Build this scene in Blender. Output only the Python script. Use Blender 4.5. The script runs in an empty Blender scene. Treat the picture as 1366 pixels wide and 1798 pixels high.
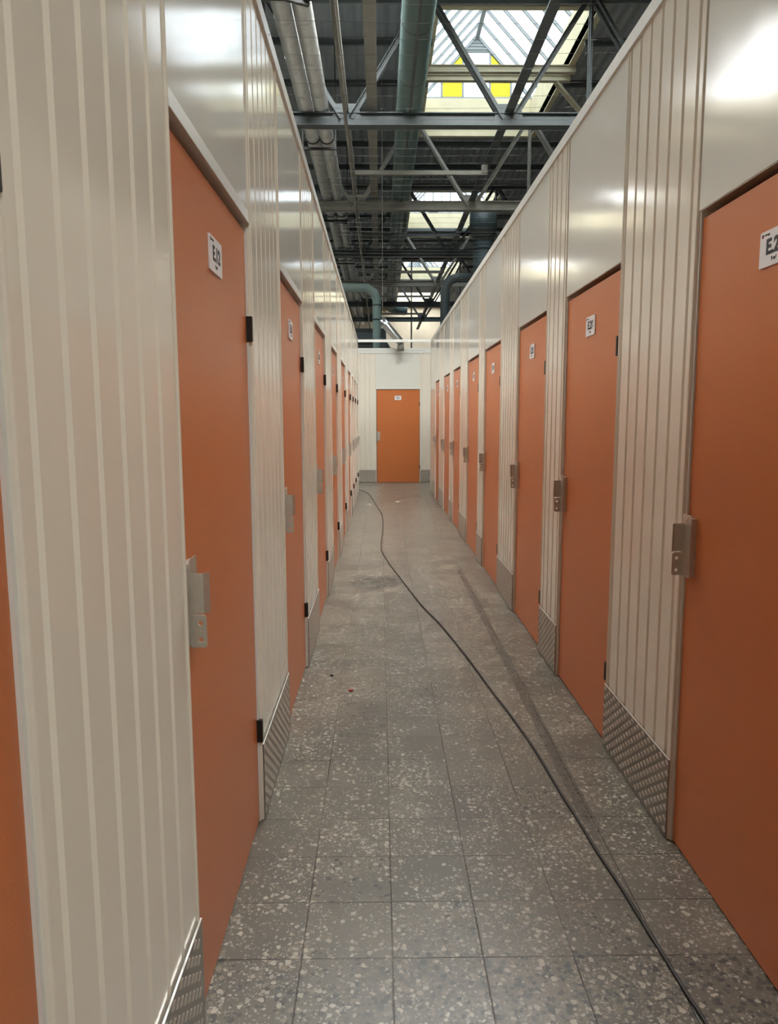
import bpy, bmesh, math, random
from mathutils import Matrix, Vector
random.seed(7)
C = bpy.context.scene.collection
sc = bpy.context.scene

# ------------------------------------------------------------------ camera, world, light
H_EYE, F_PX, TILT, YAW, ROLL = 1.4648, 1285.27, 0.1285, 0.0116, 0.0024
cam_d = bpy.data.cameras.new('camera')
cam = bpy.data.objects.new('camera', cam_d); C.objects.link(cam)
cam_d.sensor_fit = 'VERTICAL'; cam_d.sensor_height = 36.0
cam_d.lens = F_PX / 1798.0 * 36.0
cam_d.clip_start = 0.05; cam_d.clip_end = 400
ct, st, cy, sy, cr, sr = math.cos(TILT), math.sin(TILT), math.cos(YAW), math.sin(YAW), math.cos(ROLL), math.sin(ROLL)
rt = Vector((cr*cy - sr*st*sy, -cr*sy - sr*st*cy, -sr*ct))
up = Vector((sr*cy + cr*st*sy, -sr*sy + cr*st*cy, cr*ct))
fw = Vector((ct*sy, ct*cy, -st))
cam.matrix_world = Matrix(((rt.x, up.x, -fw.x, 0), (rt.y, up.y, -fw.y, 0), (rt.z, up.z, -fw.z, H_EYE), (0, 0, 0, 1)))
sc.camera = cam

world = bpy.data.worlds.new('overcast_sky'); sc.world = world
world.use_nodes = True
bg = world.node_tree.nodes['Background']
bg.inputs['Color'].default_value = (0.985, 0.985, 0.97, 1)
bg.inputs['Strength'].default_value = 5.0
sc.view_settings.view_transform = 'Standard'; sc.view_settings.look = 'None'
sc.view_settings.gamma = 1.0; sc.view_settings.use_curve_mapping = False
sc.view_settings.exposure = 2.48
sc.cycles.use_denoising = True
sc.cycles.max_bounces = 10; sc.cycles.diffuse_bounces = 6; sc.cycles.glossy_bounces = 5
sc.cycles.transparent_max_bounces = 12
sc.cycles.sample_clamp_indirect = 8.0

CEIL = 8.465
SKY_A = (1.05, 3.80); SKY_B = (-7.75, -5.0)      # x extents of the seen row, and of an unseen row added for light
SKY_Y = [3.3, 13.65, 24.0, 34.35]; SKY_L = 5.7
LONG = (-3.4, 3.8, 6.5, 10.9)                    # unseen roof light added to brighten the corridor
REAR_Y = -8.0; REAR_X = 2.3; REAR_X1 = 4.7  # unseen opening added behind the camera, placed for the light it gives
END_Y, END_L = 42.6, 5.0
def portal(x0, x1, y0, y1, z):
    l = bpy.data.lights.new('skylight_daylight', 'AREA'); l.shape = 'RECTANGLE'
    l.size = x1 - x0; l.size_y = y1 - y0; l.cycles.is_portal = True
    o = bpy.data.objects.new('skylight_daylight', l); C.objects.link(o)
    o.location = ((x0 + x1) / 2, (y0 + y1) / 2, z)
for y in SKY_Y:
    portal(*SKY_B, y, y + SKY_L, CEIL + 0.15)
    if y > 4: portal(*SKY_A, y, y + SKY_L, CEIL + 0.15)
portal(LONG[0], LONG[1], LONG[2], LONG[3], CEIL + 0.15)
portal(REAR_X, REAR_X1, REAR_Y, REAR_Y + SKY_L, CEIL + 0.15)
portal(*SKY_A, END_Y, END_Y + END_L, CEIL + 0.15)

# ------------------------------------------------------------------ materials
def new_mat(name):
    m = bpy.data.materials.new(name); m.use_nodes = True
    nt = m.node_tree; b = nt.nodes['Principled BSDF']
    return m, nt, b
def nd(nt, t, **kw):
    n = nt.nodes.new(t)
    for k, v in kw.items(): setattr(n, k, v)
    return n
def simple(name, col, rough=0.5, metal=0.0, bump=None, var=0.0, vscale=3.0, coat=0.0, spec=0.5):
    """bump = (scale, strength, distance)"""
    m, nt, b = new_mat(name)
    b.inputs['Base Color'].default_value = (*col, 1)
    b.inputs['Roughness'].default_value = rough
    b.inputs['Metallic'].default_value = metal
    b.inputs['Specular IOR Level'].default_value = spec
    if coat:
        b.inputs['Coat Weight'].default_value = coat; b.inputs['Coat Roughness'].default_value = 0.08
    g = nd(nt, 'ShaderNodeNewGeometry')
    if var:
        n = nd(nt, 'ShaderNodeTexNoise'); n.inputs['Scale'].default_value = vscale; n.inputs['Detail'].default_value = 5
        nt.links.new(g.outputs['Position'], n.inputs['Vector'])
        mx = nd(nt, 'ShaderNodeMix', data_type='RGBA')
        mx.inputs[6].default_value = (*[c*(1-var) for c in col], 1); mx.inputs[7].default_value = (*[min(1, c*(1+var)) for c in col], 1)
        nt.links.new(n.outputs['Fac'], mx.inputs[0]); nt.links.new(mx.outputs[2], b.inputs['Base Color'])
    if bump:
        n = nd(nt, 'ShaderNodeTexNoise'); n.inputs['Scale'].default_value = bump[0]; n.inputs['Detail'].default_value = 2
        nt.links.new(g.outputs['Position'], n.inputs['Vector'])
        bp = nd(nt, 'ShaderNodeBump'); bp.inputs['Strength'].default_value = bump[1]; bp.inputs['Distance'].default_value = bump[2]
        nt.links.new(n.outputs['Fac'], bp.inputs['Height']); nt.links.new(bp.outputs['Normal'], b.inputs['Normal'])
    return m

M = {}
M['white_sheet'] = simple('white_painted_sheet', (0.765, 0.705, 0.605), 0.13, bump=(1.8, 0.35, 0.008), var=0.02, vscale=2)
M['white_flat'] = simple('white_flat_panel', (0.73, 0.715, 0.65), 0.12, bump=(1.5, 0.35, 0.009), var=0.02, vscale=2)
M['white_trim'] = simple('white_trim', (0.74, 0.74, 0.70), 0.3)
M['dark_gap'] = simple('dark_gap', (0.012, 0.010, 0.008), 0.9)  # near-black sheets stand for the shade inside the door gaps
M['black'] = simple('black_plastic', (0.012, 0.011, 0.010), 0.45)
M['alu_raised'] = simple('lit_lozenge', (0.64, 0.60, 0.53), 0.48, metal=0.5)  # light caught by the lozenges is put into a paler colour
M['alu'] = simple('checker_plate', (0.34, 0.32, 0.285), 0.38, metal=0.9, bump=(90, 0.15, 0.001), var=0.12, vscale=40)
M['alu_edge'] = simple('plate_edge_glint', (0.85, 0.84, 0.80), 0.3, metal=0.6)  # pale strip colours in the light caught along the plate's lip
M['steel'] = simple('galvanised_plate', (0.62, 0.58, 0.52), 0.40, metal=0.75, var=0.1, vscale=60)
M['sign'] = simple('sign_plastic', (0.80, 0.78, 0.79), 0.35)
M['ink'] = simple('black_ink', (0.02, 0.018, 0.02), 0.5)
M['ink_red'] = simple('dark_red_ink', (0.16, 0.02, 0.04), 0.5)
M['cable'] = simple('black_rubber', (0.018, 0.017, 0.016), 0.5)
M['galv'] = simple('galvanised_duct', (0.50, 0.51, 0.50), 0.34, metal=0.7, var=0.25, vscale=7)
M['teal'] = simple('teal_duct_paint', (0.12, 0.175, 0.175), 0.38, var=0.12, vscale=4)
M['teal_dark'] = simple('dark_teal_paint', (0.065, 0.09, 0.095), 0.42, var=0.1, vscale=4)
M['teal_light'] = simple('pale_teal_paint', (0.24, 0.34, 0.32), 0.4, var=0.1, vscale=4)
M['dark_steel'] = simple('dark_steel', (0.08, 0.095, 0.10), 0.6, var=0.2, vscale=6)
M['grey_steel'] = simple('grey_beige_steel', (0.26, 0.25, 0.22), 0.6, var=0.25, vscale=5)
M['cream_steel'] = simple('cream_paint_steel', (0.50, 0.46, 0.33), 0.6, var=0.2, vscale=3)
M['wire'] = simple('thin_wire', (0.16, 0.165, 0.165), 0.5, metal=0.3)
M['cream'] = simple('cream_plaster', (0.62, 0.56, 0.38), 0.8, var=0.22, vscale=2.2)
M['plaster'] = simple('beige_plaster', (0.46, 0.40, 0.31), 0.9, var=0.3, vscale=1.1)
M['hall_wall'] = simple('hall_wall_paint', (0.20, 0.20, 0.19), 0.9, var=0.2, vscale=0.6)
M['mullion'] = simple('grey_window_bar', (0.26, 0.28, 0.28), 0.6)
M['silver'] = simple('silver_spout', (0.62, 0.63, 0.63), 0.25, metal=0.9, var=0.1)
M['red_bit'] = simple('red_scrap', (0.30, 0.04, 0.03), 0.6)
M['paper'] = simple('pale_paper', (0.62, 0.58, 0.50), 0.8)
M['sand_dust'] = simple('orange_dust', (0.45, 0.22, 0.10), 0.9)

def mat_glass(name, tint, gloss=0.06):
    m = bpy.data.materials.new(name); m.use_nodes = True; nt = m.node_tree; nt.nodes.clear()
    o = nd(nt, 'ShaderNodeOutputMaterial'); t = nd(nt, 'ShaderNodeBsdfTransparent'); g = nd(nt, 'ShaderNodeBsdfGlossy')
    t.inputs['Color'].default_value = (*tint, 1); g.inputs['Roughness'].default_value = 0.1
    mx = nd(nt, 'ShaderNodeMixShader'); mx.inputs[0].default_value = gloss
    nt.links.new(t.outputs[0], mx.inputs[1]); nt.links.new(g.outputs[0], mx.inputs[2]); nt.links.new(mx.outputs[0], o.inputs[0])
    return m
M['glass'] = mat_glass('roof_glass', (0.90, 0.93, 0.94))
M['glass_grey'] = mat_glass('greyed_glass', (0.55, 0.57, 0.58))  # tint cuts the sky's light for the side row and end lantern
M['glass_dimmed'] = mat_glass('dimmed_roof_glass', (0.135, 0.152, 0.165), 0.03)  # dark tint holds back sky brightness so panes and corridor expose together
M['glass_yellow'] = mat_glass('yellow_glass', (0.048, 0.0435, 0.003), 0.01)

def orange_mat():
    m, nt, b = new_mat('orange_door_paint')
    g = nd(nt, 'ShaderNodeNewGeometry')
    n = nd(nt, 'ShaderNodeTexNoise'); n.inputs['Scale'].default_value = 1.2; n.inputs['Detail'].default_value = 4
    mx = nd(nt, 'ShaderNodeMix', data_type='RGBA')
    mx.inputs[6].default_value = (0.53, 0.155, 0.045, 1); mx.inputs[7].default_value = (0.60, 0.185, 0.058, 1)
    nt.links.new(g.outputs['Position'], n.inputs['Vector']); nt.links.new(n.outputs['Fac'], mx.inputs[0])
    # sparse small specks stuck in the paint
    v = nd(nt, 'ShaderNodeTexVoronoi'); v.inputs['Scale'].default_value = 4.5
    nt.links.new(g.outputs['Position'], v.inputs['Vector'])
    lt = nd(nt, 'ShaderNodeMath', operation='LESS_THAN'); lt.inputs[1].default_value = 0.022
    nt.links.new(v.outputs['Distance'], lt.inputs[0])
    mx2 = nd(nt, 'ShaderNodeMix', data_type='RGBA'); mx2.inputs[7].default_value = (0.16, 0.045, 0.03, 1)
    nt.links.new(lt.outputs[0], mx2.inputs[0]); nt.links.new(mx.outputs[2], mx2.inputs[6]); nt.links.new(mx2.outputs[2], b.inputs['Base Color'])
    b.inputs['Roughness'].default_value = 0.33
    n2 = nd(nt, 'ShaderNodeTexNoise'); n2.inputs['Scale'].default_value = 260; n2.inputs['Detail'].default_value = 1
    nt.links.new(g.outputs['Position'], n2.inputs['Vector'])
    bp = nd(nt, 'ShaderNodeBump'); bp.inputs['Strength'].default_value = 0.35; bp.inputs['Distance'].default_value = 0.0012
    nt.links.new(n2.outputs['Fac'], bp.inputs['Height']); nt.links.new(bp.outputs['Normal'], b.inputs['Normal'])
    return m
M['orange'] = orange_mat()

TX, TY = 0.2485, 0.2335
def floor_mat():
    m, nt, b = new_mat('terrazzo_tiles')
    L = nt.links.new
    def math_(op, a, bb=None, c=None):
        n = nd(nt, 'ShaderNodeMath', operation=op)
        for i, v in enumerate((a, bb, c)):
            if v is None: continue
            if isinstance(v, (int, float)): n.inputs[i].default_value = v
            else: L(v, n.inputs[i])
        return n.outputs[0]
    def mixc(f, a, c):
        n = nd(nt, 'ShaderNodeMix', data_type='RGBA')
        if isinstance(f, (int, float)): n.inputs[0].default_value = f
        else: L(f, n.inputs[0])
        for i, v in ((6, a), (7, c)):
            if isinstance(v, tuple): n.inputs[i].default_value = (*v, 1)
            else: L(v, n.inputs[i])
        return n.outputs[2]
    def smooth(x, lo, hi):
        n = nd(nt, 'ShaderNodeMapRange', interpolation_type='SMOOTHSTEP'); L(x, n.inputs[0])
        n.inputs[1].default_value = lo; n.inputs[2].default_value = hi
        return n.outputs[0]
    g = nd(nt, 'ShaderNodeNewGeometry'); sep = nd(nt, 'ShaderNodeSeparateXYZ'); L(g.outputs['Position'], sep.inputs[0])
    X, Y = sep.outputs[0], sep.outputs[1]
    # tile coordinates; slight waviness of joints
    u = math_('DIVIDE', math_('SUBTRACT', X, 0.028), TX); v = math_('DIVIDE', math_('SUBTRACT', Y, 1.827), TY)
    iu, iv = math_('FLOOR', u), math_('FLOOR', v)
    fu, fv = math_('FRACT', u), math_('FRACT', v)
    comb = nd(nt, 'ShaderNodeCombineXYZ'); L(iu, comb.inputs[0]); L(iv, comb.inputs[1])
    wn = nd(nt, 'ShaderNodeTexWhiteNoise', noise_dimensions='2D'); L(comb.outputs[0], wn.inputs[0])
    sepc = nd(nt, 'ShaderNodeSeparateColor'); L(wn.outputs['Color'], sepc.inputs[0])
    r1, r2, r3 = sepc.outputs[0], sepc.outputs[1], sepc.outputs[2]
    eu = math_('MULTIPLY', math_('MINIMUM', fu, math_('SUBTRACT', 1.0, fu)), TX)
    ev = math_('MULTIPLY', math_('MINIMUM', fv, math_('SUBTRACT', 1.0, fv)), TY)
    e = math_('MINIMUM', eu, ev)
    joint = math_('SUBTRACT', 1.0, smooth(e, 0.0009, 0.0027))
    # large noises: wear that hides the chips under grey film, and dirt
    def noise(scale, detail=4, rough=0.55):
        n = nd(nt, 'ShaderNodeTexNoise'); n.inputs['Scale'].default_value = scale; n.inputs['Detail'].default_value = detail
        n.inputs['Roughness'].default_value = rough; L(g.outputs['Position'], n.inputs['Vector']); return n.outputs['Fac']
    wear = noise(5.5, 3); dirt = noise(2.2, 6, 0.65); fine = noise(60, 4, 0.7); film = noise(14, 4)
    # chips
    warp = nd(nt, 'ShaderNodeTexNoise'); warp.inputs['Scale'].default_value = 75; L(g.outputs['Position'], warp.inputs['Vector'])
    va = nd(nt, 'ShaderNodeVectorMath', operation='MULTIPLY_ADD'); L(warp.outputs['Color'], va.inputs[0])
    va.inputs[1].default_value = (0.012, 0.012, 0.0); L(g.outputs['Position'], va.inputs[2])
    def chips(scale, rmin, rmax, thr):
        vo = nd(nt, 'ShaderNodeTexVoronoi'); vo.inputs['Scale'].default_value = scale; L(va.outputs[0], vo.inputs['Vector'])
        s = nd(nt, 'ShaderNodeSeparateColor'); L(vo.outputs['Color'], s.inputs[0])
        rad = math_('MULTIPLY_ADD', s.outputs[1], rmax - rmin, rmin)
        inside = math_('LESS_THAN', vo.outputs['Distance'], rad)
        pick = math_('LESS_THAN', s.outputs[0], thr)
        return math_('MULTIPLY', inside, pick), s.outputs[2]
    dens = math_('ADD', math_('MULTIPLY', r1, 0.55), math_('MULTIPLY', smooth(wear, 0.38, 0.62), 0.5))
    dens = math_('ADD', dens, 0.02)
    c1, t1 = chips(62, 0.22, 0.60, math_('MULTIPLY', dens, 0.9))
    c2, t2 = chips(135, 0.25, 0.6, math_('MULTIPLY', dens, 0.8))
    near = math_('SUBTRACT', 1.0, smooth(math_('MULTIPLY_ADD', wear, 0.25, Y), 1.88, 2.0))      # tiles of another batch
    dk = math_('MULTIPLY', near, math_('MULTIPLY_ADD', r2, 0.35, 0.4))
    dk = math_('ADD', dk, math_('MULTIPLY', math_('GREATER_THAN', r3, 0.86), 0.25))
    c3, t3 = chips(60, 0.3, 0.62, dk)
    base = mixc(r2, (0.128, 0.111, 0.081), (0.200, 0.175, 0.130))
    base = mixc(smooth(dirt, 0.35, 0.7), base, (0.105, 0.093, 0.073))
    base = mixc(math_('MULTIPLY', fine, 0.35), base, (0.18, 0.17, 0.15))
    lightc = mixc(t1, (0.26, 0.235, 0.185), (0.60, 0.56, 0.47))
    col = mixc(math_('MULTIPLY', c2, 0.75), base, mixc(t2, (0.22, 0.20, 0.16), (0.46, 0.43, 0.36)))
    col = mixc(math_('MULTIPLY', c3, 0.85), col, mixc(t3, (0.035, 0.04, 0.036), (0.085, 0.085, 0.07)))
    col = mixc(math_('MULTIPLY', c1, 0.85), col, lightc)
    col = mixc(math_('MULTIPLY', smooth(film, 0.45, 0.7), 0.25), col, (0.16, 0.141, 0.106))
    # dark worn strip where an old channel was filled, and a damp smear
    wob = math_('MULTIPLY_ADD', math_('SUBTRACT', film, 0.5), 0.02, X)
    strip = math_('MULTIPLY', smooth(wob, 0.728, 0.738), math_('SUBTRACT', 1.0, smooth(wob, 0.782, 0.792)))
    strip = math_('MULTIPLY', strip, math_('SUBTRACT', 1.0, smooth(Y, 6.9, 7.3)))
    strip = math_('MULTIPLY', strip, smooth(Y, 2.2, 2.6))
    col = mixc(math_('MULTIPLY', strip, 0.62), col, (0.058, 0.054, 0.046))
    dx = math_('DIVIDE', math_('ADD', X, 0.05), 0.26); dy = math_('DIVIDE', math_('SUBTRACT', Y, 6.42), 0.28)
    dd = math_('ADD', math_('MULTIPLY', dx, dx), math_('MULTIPLY', dy, dy))
    damp = math_('MULTIPLY', math_('SUBTRACT', 1.0, smooth(dd, 0.5, 1.1)), smooth(film, 0.42, 0.5))
    col = mixc(math_('MULTIPLY', damp, 0.85), col, (0.06, 0.057, 0.05))
    jfade = math_('MULTIPLY_ADD', smooth(noise(3.1), 0.35, 0.6), 0.6, 0.3)
    col = mixc(math_('MULTIPLY', joint, jfade), col, (0.028, 0.026, 0.022))
    L(col, b.inputs['Base Color'])
    rgh = math_('MULTIPLY_ADD', film, 0.14, 0.27); rgh = math_('SUBTRACT', rgh, math_('MULTIPLY', c1, 0.10))
    L(rgh, b.inputs['Roughness'])
    hgt = math_('SUBTRACT', math_('ADD', math_('MULTIPLY', c1, 0.25), math_('MULTIPLY', fine, 0.5)), math_('MULTIPLY', joint, 1.2))
    hgt = math_('ADD', hgt, math_('MULTIPLY', r3, 0.5))
    bp = nd(nt, 'ShaderNodeBump'); bp.inputs['Strength'].default_value = 0.5; bp.inputs['Distance'].default_value = 0.0015
    L(hgt, bp.inputs['Height']); L(bp.outputs['Normal'], b.inputs['Normal'])
    return m
M['floor'] = floor_mat()

def ceiling_mat():
    m, nt, b = new_mat('dark_roof_deck')
    g = nd(nt, 'ShaderNodeNewGeometry')
    w = nd(nt, 'ShaderNodeTexWave', bands_direction='X'); w.inputs['Scale'].default_value = 1.6; w.inputs['Distortion'].default_value = 0.0
    nt.links.new(g.outputs['Position'], w.inputs['Vector'])
    bp = nd(nt, 'ShaderNodeBump'); bp.inputs['Strength'].default_value = 0.8; bp.inputs['Distance'].default_value = 0.04
    nt.links.new(w.outputs['Fac'], bp.inputs['Height']); nt.links.new(bp.outputs['Normal'], b.inputs['Normal'])
    n = nd(nt, 'ShaderNodeTexNoise'); n.inputs['Scale'].default_value = 1.5; n.inputs['Detail'].default_value = 5
    nt.links.new(g.outputs['Position'], n.inputs['Vector'])
    mx = nd(nt, 'ShaderNodeMix', data_type='RGBA'); mx.inputs[6].default_value = (0.22, 0.24, 0.26, 1); mx.inputs[7].default_value = (0.32, 0.35, 0.37, 1)  # deck colour lifted to stand for the haze under the roof
    nt.links.new(n.outputs['Fac'], mx.inputs[0]); nt.links.new(mx.outputs[2], b.inputs['Base Color'])
    b.inputs['Roughness'].default_value = 0.7
    return m
M['deck'] = ceiling_mat()

# ------------------------------------------------------------------ mesh helpers
class MB:
    def __init__(self): self.v = []; self.f = []; self.s = []
    def add(self, vs, fs, smooth=False):
        o = len(self.v); self.v += [tuple(p) for p in vs]
        self.f += [tuple(i + o for i in f) for f in fs]; self.s += [smooth] * len(fs)
    def box(self, x0, x1, y0, y1, z0, z1):
        self.add([(x0,y0,z0),(x1,y0,z0),(x1,y1,z0),(x0,y1,z0),(x0,y0,z1),(x1,y0,z1),(x1,y1,z1),(x0,y1,z1)],
                 [(0,3,2,1),(4,5,6,7),(0,1,5,4),(1,2,6,5),(2,3,7,6),(3,0,4,7)])
    def bar(self, a, b, w, h, ref=(0, 1, 0)):
        """rectangular bar from a to b, w across ref, h across the other axis"""
        a = Vector(a); b = Vector(b); d = (b - a).normalized(); r = Vector(ref)
        s = (r - d * r.dot(d)).normalized(); t = d.cross(s)
        vs = [p + s * (w/2) * i + t * (h/2) * j for p in (a, b) for i, j in ((-1,-1),(1,-1),(1,1),(-1,1))]
        self.add(vs, [(0,3,2,1),(4,5,6,7),(0,1,5,4),(1,2,6,5),(2,3,7,6),(3,0,4,7)])
    def tube(self, pts, r, n=20, caps=True, smooth=True):
        pts = [Vector(p) for p in pts]; rs = r if isinstance(r, (list, tuple)) else [r] * len(pts)
        vs = []; fs = []; prev = None
        for i, p in enumerate(pts):
            if i == 0: d = pts[1] - p
            elif i == len(pts) - 1: d = p - pts[i-1]
            else: d = (pts[i+1] - p).normalized() + (p - pts[i-1]).normalized()
            d = d.normalized() if d.length > 1e-9 else Vector((0, 0, 1))
            if prev is None:
                s = Vector((1, 0, 0)) if abs(d.x) < 0.9 else Vector((0, 0, 1))
            else: s = prev
            s = (s - d * s.dot(d)).normalized(); prev = s; t = d.cross(s)
            k = 1.0
            if 0 < i < len(pts) - 1:
                c = (pts[i+1] - p).normalized().dot((p - pts[i-1]).normalized()); k = 1 / max(0.6, math.sqrt(max(0.1, (1 + c) / 2)))
            for j in range(n):
                a = 2 * math.pi * j / n
                vs.append(p + (s * math.cos(a) + t * math.sin(a)) * rs[i] * (k if n > 12 else 1))
        for i in range(len(pts) - 1):
            for j in range(n):
                fs.append((i*n+j, i*n+(j+1) % n, (i+1)*n+(j+1) % n, (i+1)*n+j))
        self.add(vs, fs, smooth)
        if caps:
            self.add([vs[j] for j in range(n)], [tuple(reversed(range(n)))]); self.add([vs[(len(pts)-1)*n+j] for j in range(n)], [tuple(range(n))])
    def prism(self, poly, z0, z1):
        """poly in xy, counter-clockwise"""
        n = len(poly); vs = [(x, y, z0) for x, y in poly] + [(x, y, z1) for x, y in poly]
        fs = [(i, (i+1) % n, n+(i+1) % n, n+i) for i in range(n)]
        self.add(vs, fs)
        self.add([(x, y, z1) for x, y in poly], [tuple(range(n))]); self.add([(x, y, z0) for x, y in poly], [tuple(reversed(range(n)))])
    def prism_x(self, poly, x0, x1):
        """poly in (y,z)"""
        n = len(poly); vs = [(x0, y, z) for y, z in poly] + [(x1, y, z) for y, z in poly]
        self.add(vs, [(i, (i+1) % n, n+(i+1) % n, n+i) for i in range(n)] + [tuple(range(n)), tuple(range(n, 2*n))])
    def prism_y(self, poly, y0, y1):
        n = len(poly); vs = [(x, y0, z) for x, z in poly] + [(x, y1, z) for x, z in poly]
        self.add(vs, [(i, (i+1) % n, n+(i+1) % n, n+i) for i in range(n)] + [tuple(range(n)), tuple(range(n, 2*n))])
    def mesh(self, name, mat, bevel=0.0):
        me = bpy.data.meshes.new(name); me.from_pydata(self.v, [], self.f); me.update()
        me.polygons.foreach_set('use_smooth', self.s)
        me.materials.append(mat)
        bm = bmesh.new(); bm.from_mesh(me)
        bmesh.ops.remove_doubles(bm, verts=bm.verts, dist=1e-6)
        bmesh.ops.recalc_face_normals(bm, faces=bm.faces)
        if bevel:
            ed = [e for e in bm.edges if len(e.link_faces) == 2 and e.calc_face_angle(0) > 0.6]
            bmesh.ops.bevel(bm, geom=ed, offset=bevel, segments=2, affect='EDGES', clamp_overlap=True)
        bm.to_mesh(me); bm.free()
        return me
    def build(self, name, mat, parent=None, bevel=0.0, loc=None):
        if loc is not None:
            self.v = [(x-loc[0], y-loc[1], z-loc[2]) for x, y, z in self.v]
        o = bpy.data.objects.new(name, self.mesh(name, mat, bevel)); C.objects.link(o)
        if loc is not None: o.location = loc
        if parent: o.parent = parent
        return o

def tag(o, label=None, cat=None, group=None, kind=None):
    if label: o['label'] = label
    if cat: o['category'] = cat
    if group: o['group'] = group
    if kind: o['kind'] = kind
    return o
def empty(name, loc=(0, 0, 0), rz=0.0, **kw):
    o = bpy.data.objects.new(name, None); C.objects.link(o); o.location = loc; o.rotation_euler = (0, 0, rz)
    o.empty_display_size = 0.1
    return tag(o, **kw)
def link(name, me, parent, loc=(0, 0, 0)):
    o = bpy.data.objects.new(name, me); C.objects.link(o); o.parent = parent; o.location = loc
    return o
def copy_tree(o, parent=None):
    c = o.copy(); C.objects.link(c); c.parent = parent
    for ch in list(o.children): copy_tree(ch, c)
    return c
def curve_mesh(name, loops, thick, mat):
    """flat plate in local xz with holes, extruded along y (thickness centred)"""
    cu = bpy.data.curves.new(name, 'CURVE'); cu.dimensions = '2D'; cu.fill_mode = 'BOTH'; cu.extrude = thick / 2
    for lp in loops:
        s = cu.splines.new('POLY'); s.points.add(len(lp) - 1); s.use_cyclic_u = True
        for i, (x, y) in enumerate(lp): s.points[i].co = (x, y, 0, 1)
    o = bpy.data.objects.new('tmp_curve', cu); C.objects.link(o)
    dg = bpy.context.evaluated_depsgraph_get(); me = bpy.data.meshes.new_from_object(o.evaluated_get(dg)); me.name = name
    bpy.data.objects.remove(o); bpy.data.curves.remove(cu)
    me.transform(Matrix(((1, 0, 0, 0), (0, 0, -1, 0), (0, 1, 0, 0), (0, 0, 0, 1))))
    me.materials.clear(); me.materials.append(mat)
    return me
def text_mesh(s, size, mat, bold=0.0, thick=0.0004):
    cu = bpy.data.curves.new('lettering', 'FONT'); cu.body = s; cu.size = size; cu.align_x = 'CENTER'; cu.align_y = 'CENTER'
    cu.extrude = thick; cu.offset = bold; cu.space_character = 1.0
    o = bpy.data.objects.new('tmp_text', cu); C.objects.link(o)
    dg = bpy.context.evaluated_depsgraph_get(); me = bpy.data.meshes.new_from_object(o.evaluated_get(dg)); me.name = 'lettering'
    bpy.data.objects.remove(o); bpy.data.curves.remove(cu)
    me.transform(Matrix(((1, 0, 0, 0), (0, 0, -1, 0), (0, 1, 0, 0), (0, 0, 0, 1))))
    me.materials.clear(); me.materials.append(mat)
    return me
def circle(cx, cz, r, n=16): return [(cx + r*math.cos(2*math.pi*i/n), cz + r*math.sin(2*math.pi*i/n)) for i in range(n)]
def rrect(x0, x1, z0, z1, r, n=5):
    out = []
    for cx, cz, a0 in ((x1-r, z1-r, 0), (x0+r, z1-r, 90), (x0+r, z0+r, 180), (x1-r, z0+r, 270)):
        for i in range(n+1):
            a = math.radians(a0 + 90*i/n); out.append((cx + r*math.cos(a), cz + r*math.sin(a)))
    return out

# ------------------------------------------------------------------ floor
fl = MB(); fl.box(-14, 16, -12, 48, -0.15, 0.0)
tag(fl.build('floor', M['floor']), 'grey terrazzo tile floor with pale stone chips and thin joints', 'floor', kind='structure')

# ------------------------------------------------------------------ corridor walls
XL, XR = -0.4354, 0.9993
DOOR_H, WALL_H, CAP = 2.10, 2.905, 0.055
PLATE_H = 0.29
Y_END = 14.62
# local frames: lx to the right as one faces the wall, ly into the wall, z up
# right wall: lx = Y_FAR - Y ; left wall: lx = Y - Y_NEAR
right_doors = [(1.46, 2.381), (3.115, 4.027), (4.47, 5.388), (6.143, 7.088), (7.496, 8.468), (9.209, 10.126), (10.603, 11.613), (12.45, 13.36)]
left_doors = [(-0.065, 0.875), (1.601, 2.529), (3.279, 4.201), (4.961, 5.904), (6.627, 7.552), (8.275, 9.267), (10.0, 10.88), (11.38, 12.02), (12.48, 13.14), (13.75, 14.42)]
Y_BACK = -3.0

def rib_poly(w, first=0.055, pitch=0.108, gw=0.017, gd=0.007, seam=None, flip=False, skip=()):
    """plan outline of a ribbed sheet, width w, with shallow grooves"""
    xs = []
    x = first
    while x < w - 0.03:
        xs.append(x); x += pitch
    if flip: xs = sorted(w - x for x in xs)
    pts = [(0.0, 0.012), (0.0, 0.0), (0.002, -0.004), (0.006, -0.005), (0.010, -0.003), (0.013, 0.0)]
    for x in xs:
        pts += [(x - gw/2 - 0.003, 0.0), (x - gw/2 + 0.002, gd), (x + gw/2 - 0.002, gd), (x + gw/2 + 0.003, 0.0)]
    if seam: pts += [(w - seam - 0.002, 0.0), (w - seam - 0.001, 0.006), (w - seam + 0.001, 0.006), (w - seam + 0.002, 0.0)]
    pts += [(w - 0.013, 0.0), (w - 0.010, -0.003), (w - 0.006, -0.005), (w - 0.002, -0.004), (w, 0.0), (w, 0.012)]
    pts += [(w, 0.05), (0.0, 0.05)]
    return pts

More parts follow.
